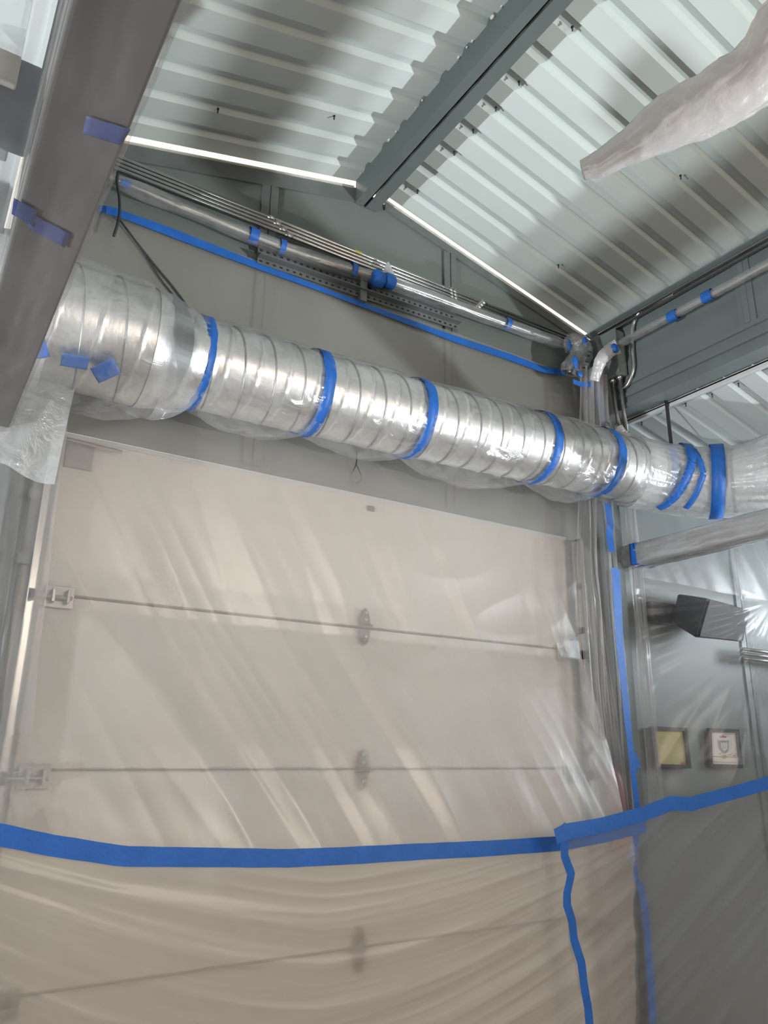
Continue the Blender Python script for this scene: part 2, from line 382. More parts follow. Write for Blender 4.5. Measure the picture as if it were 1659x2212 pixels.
# ------------------------------------------------------------------ wrapped pipe below the conduits
def sleeve(path, rad, seg, mat, name, parent, wr=.12, seed=0, sag=0.0, sagf=None, wf=9):
    pts = smooth_path(path, 10); n = len(pts)
    def R(i, a):
        u = i / (n - 1); r = rad(u) if callable(rad) else rad
        r *= 1 + wr * (ridged(math.cos(a) * 1.3 + seed, math.sin(a) * 1.3, u * wf) + .5 * nz(math.cos(a) * 4 + seed, math.sin(a) * 4, u * wf * 3))
        if sag:
            s_ = sagf(u) if sagf else 1
            r += sag * s_ * max(0, -math.cos(a)) ** 2
        return r
    return MB().tube(pts, R, seg, False).build(name, mat, parent, True)
pp = [(.40, -.06, 3.775), (.75, -.06, 3.765), (1.10, -.06, 3.755), (1.42, -.065, 3.762), (1.74, -.07, 3.785), (2.05, -.07, 3.798), (2.38, -.07, 3.80), (2.75, -.065, 3.815), (3.02, -.06, 3.83), (3.14, -.06, 3.835)]
t = thing('wrapped_pipe', (.4, -.06, 3.77), 'plastic wrapped grey hose slung under the four conduits with bits of blue tape', 'pipe')
hp = smooth_path([p for p in pp], 24)
MB().tube(hp, lambda i, a: (.022 if 20 < i < 170 else .012) + .0012 * (i % 2), 14).build('corrugated_hose', M['dull'], t, True)
sleeve(pp, lambda u: .028 + .007 * nz(u * 11) - .016 * sstep(.86, .93, u) - .012 * sstep(.06, .0, u), 28, FM['clear'], 'film_sleeve', t, .10, 3, .012, None, 14)
def ring(path, u, w, rad, parent, seed=0, ragged=.0):
    pts = smooth_path(path, 24); n = len(pts); i0 = max(0, int((u - w / 2) * (n - 1))); i1 = min(n - 1, max(i0 + 2, int((u + w / 2) * (n - 1))))
    sub = pts[i0:i1 + 1]
    return MB().tube(sub, lambda i, a: rad * (1 + .10 * nz(math.cos(a) * 2 + seed, math.sin(a) * 2, i * .4)), 20, False).build('tape_band', M['tape'], parent, True)
def upos(px, py):      # param along pp path from picture point
    P = atY(px, py, -.06); return (P.x - .40) / (3.14 - .40)
for k, (px, py, w, r) in enumerate(((283, 403, .010, .018), (511, 494, .009, .038), (566, 527, .005, .036), (716, 562, .005, .036), (776, 580, .005, .035), (1034, 676, .006, .036), (1195, 735, .012, .021))):
    ring(pp, upos(px, py), w * 1.3, r, t, k)
# two big tape lumps with gathered film tuft
t2 = thing('taped_joint', (1.74, -.08, 3.79), 'lump of blue tape and gathered clear film around the pipe joint under the ridge', 'tape')
for px, py, r, sd in ((816, 603, .040, 1), (840, 608, .036, 5)):
    P = atY(px, py, -.09)
    MB().tube([P + Vector((dx, 0, 0)) for dx in (-.034, -.026, -.008, .010, .026, .034)], lambda i, a, r=r, sd=sd: r * (.72, 1, 1.08, 1.02, .95, .7)[i] * (1 + .22 * nz(math.cos(a) * 1.7 + sd, math.sin(a) * 1.7, i * .5)), 22).build('tape_wad', M['tape'], t2, True)
P = atY(838, 590, -.10)
MB().tube([P + Vector((0, 0, dz)) for dz in (-.01, .02, .045, .065)], lambda i, a: (.03, .022, .012, .004)[i] * (1 + .5 * nz(math.cos(a) * 3, math.sin(a) * 3, i)), 20, False).build('film_tuft', FM['fan'], t2, True)
# ------------------------------------------------------------------ spiral duct
def DC(x):                                  # duct axis
    if x <= .62: return Vector((x, -.27, 2.925))
    return Vector((x, lerp(-.235, -.285, sstep(1.5, 3.25, x)), 2.94 + .022 * (x - .8)))
DR = .178
dt = thing('spiral_duct', (1.9, -.25, 2.95), 'long round galvanised spiral duct wrapped in clear film, running above the garage door', 'duct')
def seamed(x0, x1, r, pitch, name, parent, slant=.22):
    # body with raised helical lock seam
    n = int((x1 - x0) / .0075); seg = 96
    pts = [DC(lerp(x0, x1, i / n)) for i in range(n + 1)]
    def R(i, a):
        x = lerp(x0, x1, i / n); ph = ((x / pitch) + (a / (2 * PI))) % 1.0
        return r + (.0045 if ph < .0075 / pitch * 1.3 else 0)
    o = MB().tube(pts, R, seg, False).build(name, M['galv'], parent, True)
    sp_ = []; k = int((x1 - x0) / pitch * 48)
    for i in range(k + 1):
        x = x0 + (x1 - x0) * i / k; a = -2 * PI * ((x / pitch) % 1.0); c = DC(x)
        sp_.append(c + Vector((0, math.sin(-a) * -1 * (r + .003), math.cos(a) * (r + .003))))
    MB().tube(sp_, .0032, 6).build('lock_seam', M['seam'], o, True)
    return o
seamed(.80, 3.28, DR, .128, 'duct_run', dt)
big = seamed(-.75, .575, .222, .142, 'wide_section', dt)
MB().tube([DC(.575), DC(.60), DC(.64) , Vector((.74, -.245, 2.935)), Vector((.80, -.236, 2.94)), DC(.82)], [.227, .225, .215, .19, .181, .180], 64, False).build('reducer', M['galv'], dt, True)
bend = smooth_path([DC(3.25), Vector((3.44, -.33, 2.985)), Vector((3.58, -.40, 2.968)), Vector((3.70, -.50, 2.955)), Vector((3.80, -.66, 2.945)), Vector((3.90, -.84, 2.95)), Vector((4.08, -.98, 2.96)), Vector((4.7, -1.02, 2.97))], 12)
eb = MB().tube(bend, DR, 64, False).build('elbow', M['galv'], dt, True)
for k in (8, 20, 31, 42, 54): MB().tube(bend[k:k + 2], DR + .004, 64, False).build('gore_seam', M['seam'], eb, True)
# film sleeve around the duct
tx = [atY(px, py, Y).x for px, py, Y in ((450, 790, -.42), (712, 855, -.42), (935, 912, -.42), (1213, 980, -.46), (1358, 1020, -.50), (1428, 1035, -.52), (1490, 1040, -.54), (1553, 1050, -.56))]
wt = thing('duct_wrap', (1.9, -.25, 2.95), 'clear film bagged around the spiral duct and cinched with blue tape bands', 'plastic film')
def film_sleeve(x0, x1, r, mat, sagamt, seed, cinch0=True, cinch1=True, asym=.5):
    n = max(20, int((x1 - x0) / .009)); seg = 150
    pts = [DC(lerp(x0, x1, i / n)) for i in range(n + 1)]
    def R(i, a):
        u = i / n; base = r(u) if callable(r) else r
        env = math.sin(PI * u) ** .6 if (cinch0 and cinch1) else (math.sin(PI / 2 * (u if cinch0 else 1 - u)) ** .6)
        ca, sa = math.cos(a), math.sin(a)
        near = max(math.exp(-u * 9) if cinch0 else 0, math.exp(-(1 - u) * 9) if cinch1 else 0)
        w = .007 * env * ridged(ca * 2.2 + seed, sa * 2.2, u * 5) + .006 * near * ridged(ca * 9 + seed, sa * 9, u * .8) + .004 * env * nz(ca * 6 + u * 6, sa * 6 + seed, u * 4)
        bottom = max(0, -ca) ** 1.6
        bulge = sagamt * bottom * math.sin(PI * (u ** (.75 if asym < .5 else 1.0))) * (1 + .25 * nz(u * 5, seed))
        return base + .004 + .008 * env + w + bulge
    return MB().tube(pts, R, seg, False).build('film_bag', mat, wt, True)
film_sleeve(.10, tx[0], lambda u: lerp(.232, DR + .006, sstep(.55, 1, u)), FM['duct'], .055, 1, False, True)
film_sleeve(tx[0], tx[1], DR, FM['duct'], .055, 2)
film_sleeve(tx[1], tx[2], DR, FM['duct'], .045, 3)
film_sleeve(tx[2], tx[3], DR, FM['duct'], .080, 4, asym=.4)
film_sleeve(tx[3], tx[4], DR, FM['duct'], .060, 5)
film_sleeve(tx[4], 3.26, DR, FM['duct'], .02, 6, True, False) if tx[4] < 3.2 else None
# milky bag over the elbow
def bagR(i, a):
    ca, sa = math.cos(a), math.sin(a)
    return DR + .012 + .035 * sstep(44, 62, i) + (.007 + .012 * sstep(44, 56, i)) * ridged(ca * 5, sa * 5, i * (.10 if i < 44 else .02)) + (.012 + .03 * sstep(44, 60, i)) * max(0, -ca) ** 2
MB().tube(bend, bagR, 140, False).build('film_bag', FM['ductm'], wt, True)
# milky bag on the left end
MB().tube([DC(x) for x in (-.8, -.5, -.2, .0, .12, .24)], lambda i, a: .236 + .006 * ridged(math.cos(a) * 4, math.sin(a) * 4, i * .6) + (.03 if i < 5 else .012) * max(0, -math.cos(a)) ** 2, 90, False).build('film_bag', FM['ductm'], wt, True)
def tband(x, w, r, slant=0.0, seed=0, a0=0, a1=2 * PI, mat=None, tw=0.0):
    n = 72; mb = MB()
    for i in range(n + 1):
        a = a0 + (a1 - a0) * i / n
        ww = w * (1 + .10 * nz(i * .15, seed))
        for k in (-.5, .5):
            xx = x + k * ww + slant * math.cos(a) + tw * (a - PI) + .003 * nz(i * .6, seed, k)
            c = DC(xx); rr = r + .003 * nz(i * .3, seed + 3)
            mb.v.append((xx, c.y - math.sin(a) * rr, c.z + math.cos(a) * rr))
    for i in range(n): mb.f.append((2 * i, 2 * i + 1, 2 * i + 3, 2 * i + 2))
    return mb.build('tape_band', mat or M['tape'], wt, True, solid=.0008)
for k in range(4): tband(tx[k], .050, DR + .0125, 0, k)
tband(tx[4], .045, DR + .015, .01, 5); tband(tx[4] + .02, .03, DR + .013, .0, 15, PI * .1, PI * .95)
def bband(u0, u1, r, w, a0, a1, seed, mat=None):
    """tape on the bend: along-path position runs u0 -> u1 while going round from a0 to a1 (a=0 is the top, growing toward the camera side)"""
    n = 60; mb = MB(); L = len(bend) - 1
    for i in range(n + 1):
        t_ = i / n; a = lerp(a0, a1, t_); u = lerp(u0, u1, t_) + .12 * nz(t_ * 5, seed); k = min(L - 1, int(u)); c = bend[k].lerp(bend[k + 1], u - k)
        tg = (bend[k + 1] - bend[k]).normalized(); upv = (Vector((0, 0, 1)) - tg * tg.z).normalized(); sd = upv.cross(tg).normalized()
        if sd.y > 0: sd = -sd
        rad = upv * math.cos(a) + sd * math.sin(a); p = c + rad * (r + .002 * nz(t_ * 7, seed))
        dirv = (tg * ((u1 - u0) * .02) + (-upv * math.sin(a) + sd * math.cos(a)) * r * (a1 - a0)).normalized(); side = dirv.cross(rad).normalized()
        mb.v += [tuple(p + side * w / 2), tuple(p - side * w / 2)]
    for i in range(n): mb.f.append((2 * i, 2 * i + 1, 2 * i + 3, 2 * i + 2))
    return mb.build('tape_band', mat or M['tape'], wt, True, solid=.0008)
bband(11, 12, DR + .004, .055, 0.0, PI, 6)
bband(22, 20, DR + .030, .050, .0, PI * .45, 7); bband(20.2, 10, DR + .032, .052, PI * .45, PI * .95, 17)
bband(22.5, 26, DR + .029, .034, PI * .28, PI * .55, 8); bband(26, 22, DR + .031, .034, PI * .55, PI * .88, 18)
bband(37, 36, DR + .034, .070, -.2, PI * 1.1, 9)
def duct_patch(px, py, w, h, rot, seed, Xr=.24, mat=None):
    P = atY(px, py, -.27 - Xr * .9); x = P.x; c = DC(x); a = math.atan2(-(P.y - c.y), P.z - c.z); mb = MB(); n = 8
    for j in range(n + 1):
        for i in range(n + 1):
            u, v = (i / n - .5) * w, (j / n - .5) * h
            uu = u * math.cos(rot) - v * math.sin(rot); vv = u * math.sin(rot) + v * math.cos(rot)
            aa = a + vv / .24; rr = Xr + .006 + .003 * nz(u * 30, v * 30, seed); cc = DC(x + uu)
            mb.v.append((x + uu, cc.y - math.sin(aa) * rr, cc.z + math.cos(aa) * rr))
    for j in range(n):
        for i in range(n):
            k = j * (n + 1) + i; mb.f.append((k, k + 1, k + n + 2, k + n + 1))
    return mb.build('tape_patch', mat or M['tape'], wt, True, solid=.001)
duct_patch(163, 815, .085, .045, -.1, 1, .255); duct_patch(232, 838, .08, .06, -.75, 2, .262); duct_patch(85, 782, .05, .06, -.5, 3, .25)
# black hanging strap carrying the duct
q = MB(); P0 = atY(1437, 853, -.44); P1 = atY(1450, 966, -.40)
q.prism([(-.014, 0, 0), (.014, 0, 0), (.014, -.004, 0), (-.014, -.004, 0)], P0 + Vector((0, 0, .04)), P1)
q.box(P1 + Vector((-.03, -.002, -.004)), P1 + Vector((.014, -.008, .008)))
tag(q.build('hanging_strap', M['strap']), 'flat black strap hanging from the right header to the duct', 'strap')
tag(MB().prism([(-.018, -.005, 0), (.018, -.005, 0), (.022, -.012, 0), (-.022, -.012, 0)], P1 + Vector((.002, 0, .004)), P1 + Vector((.004, 0, -.045))).build('tape_strip', M['tape'], None), 'short blue tape strip at the foot of the black strap', 'tape')

# ------------------------------------------------------------------ the big plastic sheet before the garage door
YT = [(0.0, -.20), (.3, -.26), (.7, -.30), (1.13, -.33), (1.5, -.22), (1.8, -.11), (1.96, -.040), (2.1, -.034), (2.4, -.040), (2.7, -.040), (3.3, -.030), (3.62, -.020), (3.7, -.018)]
def tape_z(x): return interp([(.2, 1.27), (.332, 1.254), (.67, 1.172), (1.25, 1.134), (1.9, 1.118), (2.57, 1.115), (3.09, 1.185), (3.4, 1.2)], x)
def fY(x, z):
    y = interp(YT, z)
    # long slanting folds: straight near the top, raking right as they go down
    sh = .62 * max(0, 2.55 - z) - .16 * max(0, 2.55 - z) * max(0, min(1, (x - 1.9)))
    u = x - sh
    side_ = lerp(1, .30, sstep(.9, 2.0, u + .35))
    amp = sstep(2.75, 1.9, z) * .030 * side_ + .002
    amp *= lerp(.35, 1, sstep(.0, .22, z - tape_z(x)))
    w_ = u * 2.5 + .75 * nz(u * 1.3 + 4, z * .45) + .25 * nz(u * 3.5, z * 1.2, 2); fr = w_ - math.floor(w_)
    skew = .38 + .25 * nz(math.floor(w_) * 3.7, z * .5, 6)
    f = (fr / skew if fr < skew else (1 - fr) / (1 - skew)) * (.75 + .8 * nz(math.floor(w_) * 1.9 + 3, z * .9)) + .16 * ridged(u * 9, z * .5, 3.3)
    f2 = .35 * ridged(x * 1.6 + z * .6, z * 5.0 - x * 1.1, 7.0) * sstep(1.6, 2.2, x) * sstep(1.6, 1.9, z) * sstep(2.6, 2.3, z)
    # keep in front of hinge hardware
    y2 = y - amp * f - .016 * f2
    return min(y2, -.016)
sh1 = thing('plastic_sheet', (1.7, -.1, 1.15), 'large clear plastic sheet across the garage door, between the high and waist-high blue tapes', 'plastic sheet')
def g1(u, v):
    z_ = lerp(1.15, 3.665, v); x = lerp(.30, interp([(1.1, 2.96), (1.7, 3.02), (2.4, 3.08), (3.3, 3.14), (3.66, 3.24)], z_), u)
    zt = 3.665; zb = tape_z(x) - .02
    z = lerp(zb, zt, v); return (x, fY(x, z), z)
MB().grid(g1, 420, 340).build('film', FM['door'], sh1, True)
def lowY(x, z):
    d_ = tape_z(x) - z
    y = interp([(0, -.335), (.3, -.31), (.7, -.27), (1.15, -.25)], d_)
    # swags hanging between the left end and the taped right edge
    xm = (x - 1.45) / 1.45
    w = z - .34 * (xm * xm) * (1.0 if x > 1.45 else 1.25) * sstep(0, .5, d_ + .25) + .10 * (x - 1.4) * (1 if x < 1.4 else .0)
    amp = .020 * sstep(0, .10, d_)
    f = ridged(w * 7.5 + 2.2, x * .45, 1.7) + .45 * ridged(w * 17, x * .8, 4.4) + .10 * ridged(w * 40, x * 2, 9)
    return y - amp * (f * .5)
def g2(u, v):
    x = lerp(.22, 2.99, u); z = lerp(.12, tape_z(x) + .012, v); return (x, lowY(x, z), z)
sh2 = thing('plastic_sheet', (1.5, -.3, .12), 'lower plastic sheet hanging in swags below the waist-high blue tape', 'plastic sheet')
MB().grid(g2, 300, 220).build('film', FM['low'], sh2, True)

def tape_line(pts, w, fn, off, label, name='tape_strip', seed=0, step=10, vert=False, wavy=.08):
    """ribbon of tape lying on a sheet (fn), following picture points of its centre line"""
    P = []
    for (a, b), (c, d_) in zip(pts, pts[1:]):
        n = max(1, int(math.hypot(c - a, d_ - b) / step))
        for k in range(n): P.append((a + (c - a) * k / n, b + (d_ - b) * k / n))
    P.append(pts[-1]); Q = [onF(a, b, fn, off) for a, b in P]
    # smooth so that the tape spans small folds
    Q2 = []
    for i in range(len(Q)):
        s_ = Vector((0, 0, 0)); c_ = 0
        for j in range(max(0, i - 2), min(len(Q), i + 3)): s_ += Q[j]; c_ += 1
        q_ = s_ / c_; q_.x, q_.z = Q[i].x, Q[i].z; q_.y = min(q_.y, Q[i].y); Q2.append(q_)
    mb = MB()
    for i, p in enumerate(Q2):
        t_ = (Q2[min(i + 1, len(Q2) - 1)] - Q2[max(i - 1, 0)]).normalized()
        side = t_.cross(Vector((0, -1, 0))).normalized(); ww = (w(i / (len(Q2) - 1)) if callable(w) else w) * (1 + wavy * nz(i * .21, seed))
        mb.v += [tuple(p + side * ww / 2), tuple(p - side * ww / 2)]
    for i in range(len(Q2) - 1): mb.f.append((2 * i, 2 * i + 1, 2 * i + 3, 2 * i + 2))
    o = mb.build(name, M['tape'], None, False, solid=.0006)
    return tag(o, label, 'tape')
wallfn = lambda x, z: -.034
tape_line([(215, 450), (250, 458), (330, 487), (450, 533), (560, 575), (700, 627), (850, 683), (985, 733), (1100, 771), (1170, 797), (1222, 806)], lambda u: .036 + .008 * math.sin(u * 9), wallfn, 0, 'long blue tape line fixing the sheet to the gable wall, above the duct')
fmain = lambda x, z: lowY(x, min(z, tape_z(x) - .01))
tape_line([(-60, 1795), (0, 1803), (110, 1826), (255, 1848), (275, 1850), (450, 1852), (620, 1854), (740, 1849), (900, 1840), (1050, 1833), (1210, 1822), (1300, 1806), (1395, 1783)], .058, lambda x, z: -.338 + .0, -.008, 'long waist-high blue tape line crossing in front of the garage door', seed=2, wavy=.04)

# ------------------------------------------------------------------ right corner: sheets, drapes, tape
def rY(x, z):                     # sheet right of the column, stretched over the loudspeaker
    y = -.40 + .05 * sstep(1.3, 1.75, z) - .10 * sstep(1.75, 2.2, z) + .16 * sstep(2.35, 2.9, z)
    y = lerp(y, y - .12, sstep(3.4, 5.0, x)); y = lerp(-.15, y, sstep(3.36, 3.85, x) * (1 - .0 * z))
    cx_, cz_ = 4.12, 2.32         # folds radiate from the loudspeaker corner
    ang = math.atan2(z - cz_, x - cx_ + 1e-4); dist = math.hypot(z - cz_, x - cx_)
    amp = .016 * sstep(.05, .5, dist) * (1 - .5 * sstep(.9, 1.6, dist)) * (1 - .7 * sstep(2.36, 2.15, z) * sstep(3.95, 4.15, x))
    return y - amp * (ridged(ang * 3.2 + 1.3, dist * .35) + .5 * ridged(ang * 9, dist * .8, 5)) - .004 * ridged(x * 2.2 + z, z * 4, 3)
def rtape_z(x):
    P = [onFz(a, b) for a, b in ((1220, 1797), (1390, 1755), (1480, 1742), (1659, 1692))]
    return interp(P, x)
_zc = {}
def onFz(a, b):
    if (a, b) not in _zc:
        p = atY(a, b, -.42); _zc[(a, b)] = (p.x, p.z)
    return _zc[(a, b)]
def g3(u, v):
    x = lerp(3.36, 5.3, u); zt = 2.62 + .22 * sstep(3.7, 4.6, x); zb = rtape_z(x) - .02; z = lerp(zb, zt, v)
    return (x, rY(x, z), z)
sr1 = thing('plastic_sheet', (4.2, -.4, 1.3), 'clear plastic sheet right of the column, pulled tight over the black loudspeaker', 'plastic sheet')
MB().grid(g3, 240, 200).build('film', FM['side'], sr1, True)
def r2Y(x, z):
    w = z - .55 * (x - 3.2); u = x + .5 * z
    return -.415 - .10 * sstep(2.9, 5, x) - .011 * (ridged(w * 4 + 1, u * .6) + .3 * ridged(w * 12, u, 3))
EDGE = sorted((atY(a, b, -.435).z, atY(a, b, -.435).x) for a, b in ((1219, 1795), (1220, 1850), (1234, 1888), (1225, 1940), (1236, 1990), (1240, 2030), (1256, 2080), (1262, 2130), (1270, 2175), (1275, 2225)))
EDGE = [(0, EDGE[0][1] + .03)] + EDGE
def g4(u, v):
    xl = interp(EDGE, lerp(.1, 1.2, v)) - .015; x = lerp(xl, 5.2, u)
    z = lerp(.1, rtape_z(max(x, 2.45)) + .01, v); return (x, r2Y(x, z), z)
sr2 = thing('plastic_sheet', (3.8, -.4, .1), 'lower right plastic sheet lapped over the door sheet and taped along its left edge', 'plastic sheet')
MB().grid(g4, 240, 160).build('film', film('film_low_right', .62, .26, (.50, .47, .45), .22, .36, .15, 9, (1, .4, 1), .4, .3), sr2, True)
tape_line([(1200, 1808), (1222, 1797), (1300, 1783), (1390, 1758), (1430, 1743), (1450, 1735), (1492, 1737), (1510, 1732), (1600, 1708), (1700, 1680)], .062, lambda x, z: -.455 - .15 * sstep(2.9, 4.6, x), -.006, 'blue tape line climbing to the right across the column toward the picture frames', seed=5, wavy=.06)
tape_line([(1219, 1790), (1220, 1850), (1234, 1888), (1225, 1930), (1225, 1955), (1236, 1990), (1240, 2030), (1256, 2080), (1262, 2130), (1270, 2175), (1275, 2225)], .042, lambda x, z: -.44, -.004, 'wavy vertical blue tape dropping from the tape junction to the bottom', seed=8, step=7)
tape_line([(1206, 1808), (1212, 1795), (1221, 1777)], lambda u: .05 * (1 - u) + .004, lambda x, z: -.45, -.006, 'pointed blue tape tip at the top of the wavy vertical tape', seed=3, step=4)
tape_line([(1380, 1905), (1392, 1960), (1398, 2030), (1404, 2120), (1410, 2225)], .040, lambda x, z: -.30, 0, 'vertical blue tape at the column foot, seen through the lower right sheet', seed=6)
tape_line([(1372, 1905), (1366, 1850), (1372, 1800)], .045, lambda x, z: -.30, 0, 'short blue tape piece on the column just under the tape junction', seed=9)

# column tape, from the duct down
colf = lambda x, z: -.25
tape_line([(1290, 838), (1294, 868), (1303, 905), (1303, 935)], .040, lambda x, z: -.16, 0, 'blue tape on the column between the corner fitting and the duct', seed=1)
tape_line([(1313, 1088), (1318, 1130), (1317, 1160), (1322, 1192)], .052, colf, 0, 'blue tape on the column between the duct and the wrapped box beam', seed=4)
tape_line([(1330, 1228), (1334, 1300), (1338, 1380), (1347, 1470), (1356, 1560), (1366, 1650), (1378, 1762)], lambda u: .064 - .026 * u, colf, 0, 'long blue tape running down the column below the wrapped box beam', seed=7)
tape_line([(1368, 1628), (1380, 1660)], .04, lambda x, z: -.22, 0, 'loose end of blue tape beside the left picture frame', seed=11)

def drape(name, x0, x1, z0, z1, yb, amp, freq, mat, label, seed=0, nx=120, nzv=120, taper=None, shear=0.0, parent=None):
    def gg(u, v):
        z = lerp(z0, z1, v); a, b = (taper(v) if taper else (x0, x1)); x = lerp(a, b, u) + shear * (z - z1)
        p = ridged(u * freq + seed + .25 * nz(z * 1.3, seed), z * .25, seed) + .4 * ridged(u * freq * 2.7 + seed, z * .5, seed + 4)
        return (x + .01 * nz(z * 3, u * 4, seed), yb - amp * p * (.6 + .4 * math.sin(PI * u)), z)
    o = MB().grid(gg, nx, nzv).build('film' if parent else name, mat, parent, True)
    if not parent: tag(o, label, 'plastic sheet')
    return o
drape('plastic_drape', 2.98, 3.34, 1.16, 3.62, -.17, .045, 5, FM['drape'], 'pleated plastic drape falling beside the column, from the corner fitting to the waist-high tape', 2,
      taper=lambda v: (interp([(0, 2.93), (.5, 2.90), (1, 3.02)], v), interp([(0, 3.215), (.5, 3.205), (.7, 3.20), (1, 3.24)], v)))
drape('plastic_drape', 3.36, 3.47, 1.25, 2.50, -.13, .02, 3, FM['drape'], 'narrow plastic pleats just right of the blue column tape', 6, 60, 100)
drape('plastic_drape', 3.36, 3.46, 2.62, 2.92, -.12, .03, 4, FM['drape'], 'short plastic pleats between duct and wrapped box beam at the column', 9, 60, 40)
# upper right sheet seen under the duct, lit by the side opening
def g5(u, v):
    x = lerp(3.42, 5.6, u); z = lerp(2.45, 3.0 - .1 * u, v)
    return (x, -.10 - .02 * ridged((x - .55 * (3.0 - z)) * 4.2, z * .6, 2), z)
tag(MB().grid(g5, 140, 40).build('plastic_sheet', FM['side'], None, True), 'bright plastic sheet on the right wall between the duct and the wrapped box beam', 'plastic sheet')

# ------------------------------------------------------------------ left corner
tag_l = drape('plastic_drape', .02, .36, 1.25, 2.70, -.20, .035, 3.2, FM['drape'], 'brownish plastic drape left of the garage door track, below the wrapped beam', 12, 110, 140,
      taper=lambda v: (-.25, lerp(.40, .355, v)))
def g8(u, v):
    zb = 2.34 + .30 * (1 - u) ** 1.5 + .03 * nz(u * 4, 2); z = lerp(zb, 2.82, v); x = lerp(-.3, lerp(.345, .372, v), u)
    return (x, -.24 - .020 * ridged((u + .25 * (1 - v)) * 4, z * .8, 15), z)
tag(MB().grid(g8, 90, 60).build('plastic_drape', FM['ductm'], None, True), 'bright white plastic flap hanging from the left end of the duct', 'plastic sheet')
drape('plastic_drape', -.25, .40, .1, 1.24, -.28, .03, 3.0, FM['low'], 'plastic drape at the far left below the waist-high tape', 17, 90, 60, taper=lambda v: (-.3, .26))

# ------------------------------------------------------------------ wrapped box beams
def wrapped_beam(x0, x1, lab, lab2, seed, mat, step=.02):
    t = thing('box_beam', ((x0 + x1) / 2, -.1, 2.5), lab, 'beam')
    MB().box((x0 + .004, -.006, 2.506), (x1 - .004, -3.6, 2.598)).build('tube', M['beamsteel'], t, bevel=.006)
    w = thing('beam_wrap', ((x0 + x1) / 2, -.1, 2.5), lab2, 'plastic film')
    n = 170; seg = 48; mb = MB(); cx_, cz_ = (x0 + x1) / 2, 2.552; hx, hz = (x1 - x0) / 2 + .003, .061
    for i in range(n + 1):
        y = -.04 - 3.4 * i / n
        for j in range(seg):
            a = 2 * PI * j / seg; c_, s_ = math.cos(a), math.sin(a); k = 1 / max(abs(c_) ** 5 + abs(s_) ** 5, 1e-6) ** .2
            wv = 1 + .05 * ridged(c_ * 2 + seed, s_ * 2, y * 3.2) + .03 * ridged(c_ * 5, s_ * 5 + seed, y * 7)
            mb.v.append((cx_ + hx * c_ * k * wv, y, cz_ + hz * s_ * k * (1 + (wv - 1) * 1.3)))
    for i in range(n):
        for j in range(seg):
            mb.f.append((i * seg + j, i * seg + (j + 1) % seg, (i + 1) * seg + (j + 1) % seg, (i + 1) * seg + j))
    mb.build('film_sleeve', mat, w, True)
    return t, w
M['beamsteel'] = solid('beam_paint', (.10, .093, .09), .5, 0, .1, 5)
bl, wl = wrapped_beam(.045, .184, 'dark steel box beam crossing the left opening close overhead', 'milky film wrapped round the left box beam with two blue tape patches', 3, FM['beam'])
br, wr_ = wrapped_beam(3.35, 3.49, 'steel box beam across the right opening below the duct', 'clear film wrapped round the right box beam', 8, film('film_beam_right', .30, .06, (.62, .62, .62), .7, .25, .6, 9, (1, .4, 1), .35, .3, .2))
# tape on the left beam wrap
def zpatch(pxs, z, parent, mat=None):
    V = [atZ(a, b, z) for a, b in pxs]; mb = MB(); n = 6
    for j in range(n + 1):
        for i in range(n + 1):
            u, v = i / n, j / n; p = V[0].lerp(V[1], u).lerp(V[3].lerp(V[2], u), v); mb.v.append((p.x, p.y, p.z + .0015 * nz(u * 5, v * 5)))
    for j in range(n):
        for i in range(n):
            k = j * (n + 1) + i; mb.f.append((k, k + 1, k + n + 2, k + n + 1))
    mb.build('tape_patch', M['tape_shaded'], parent, True, solid=.001)
M['tape_shaded'] = solid('blue_tape_shaded', (.035, .055, .17), .6, 0, .15, 20)  # same blue tape, its colour darkened for the dim light under the beam
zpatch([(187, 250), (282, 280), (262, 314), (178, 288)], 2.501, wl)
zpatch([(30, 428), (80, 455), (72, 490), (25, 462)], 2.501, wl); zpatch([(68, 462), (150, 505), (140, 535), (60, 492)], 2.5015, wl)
# blue tape round the right beam near the column
mb = MB().box((3.342, -.165, 2.49), (3.498, -.21, 2.612)); mb.build('tape_band', M['tape'], wr_, bevel=.004)

# ------------------------------------------------------------------ upper left: milky sheet and dark box behind it
def g6(u, v):
    x = lerp(.045, -.42, u); y = lerp(-.35, -2.9, v)
    z = 2.53 - .66 * (.045 - x) + .010 * ridged(x * 6 + y * 1.2, y * 1.5 - x, 4)
    return (x, y, z)
tag(MB().grid(g6, 60, 160).build('plastic_sheet', FM['milky'], None, True), 'milky plastic sheet hanging beyond the left wrapped beam, at the upper left', 'plastic sheet')
ls = thing('loudspeaker', atZ(20, 200, 2.75), 'dark boxy speaker with a tan panel, blurred behind the milky sheet at upper left', 'speaker')
c0 = atZ(80, 215, 2.74)
MB().box((c0.x - .17, c0.y - .03, c0.z - .06), (c0.x + .01, c0.y + .12, c0.z + .06)).build('cabinet', M['black'], ls, bevel=.015)
MB().box((c0.x - .14, c0.y - .045, c0.z - .03), (c0.x - .04, c0.y - .031, c0.z + .045)).build('panel', M['tan'], ls, bevel=.004)
MB().box((c0.x - .17, c0.y + .11, c0.z - .02), (c0.x - .03, c0.y + .20, c0.z + .02)).build('bracket', M['steel'], ls, bevel=.004)

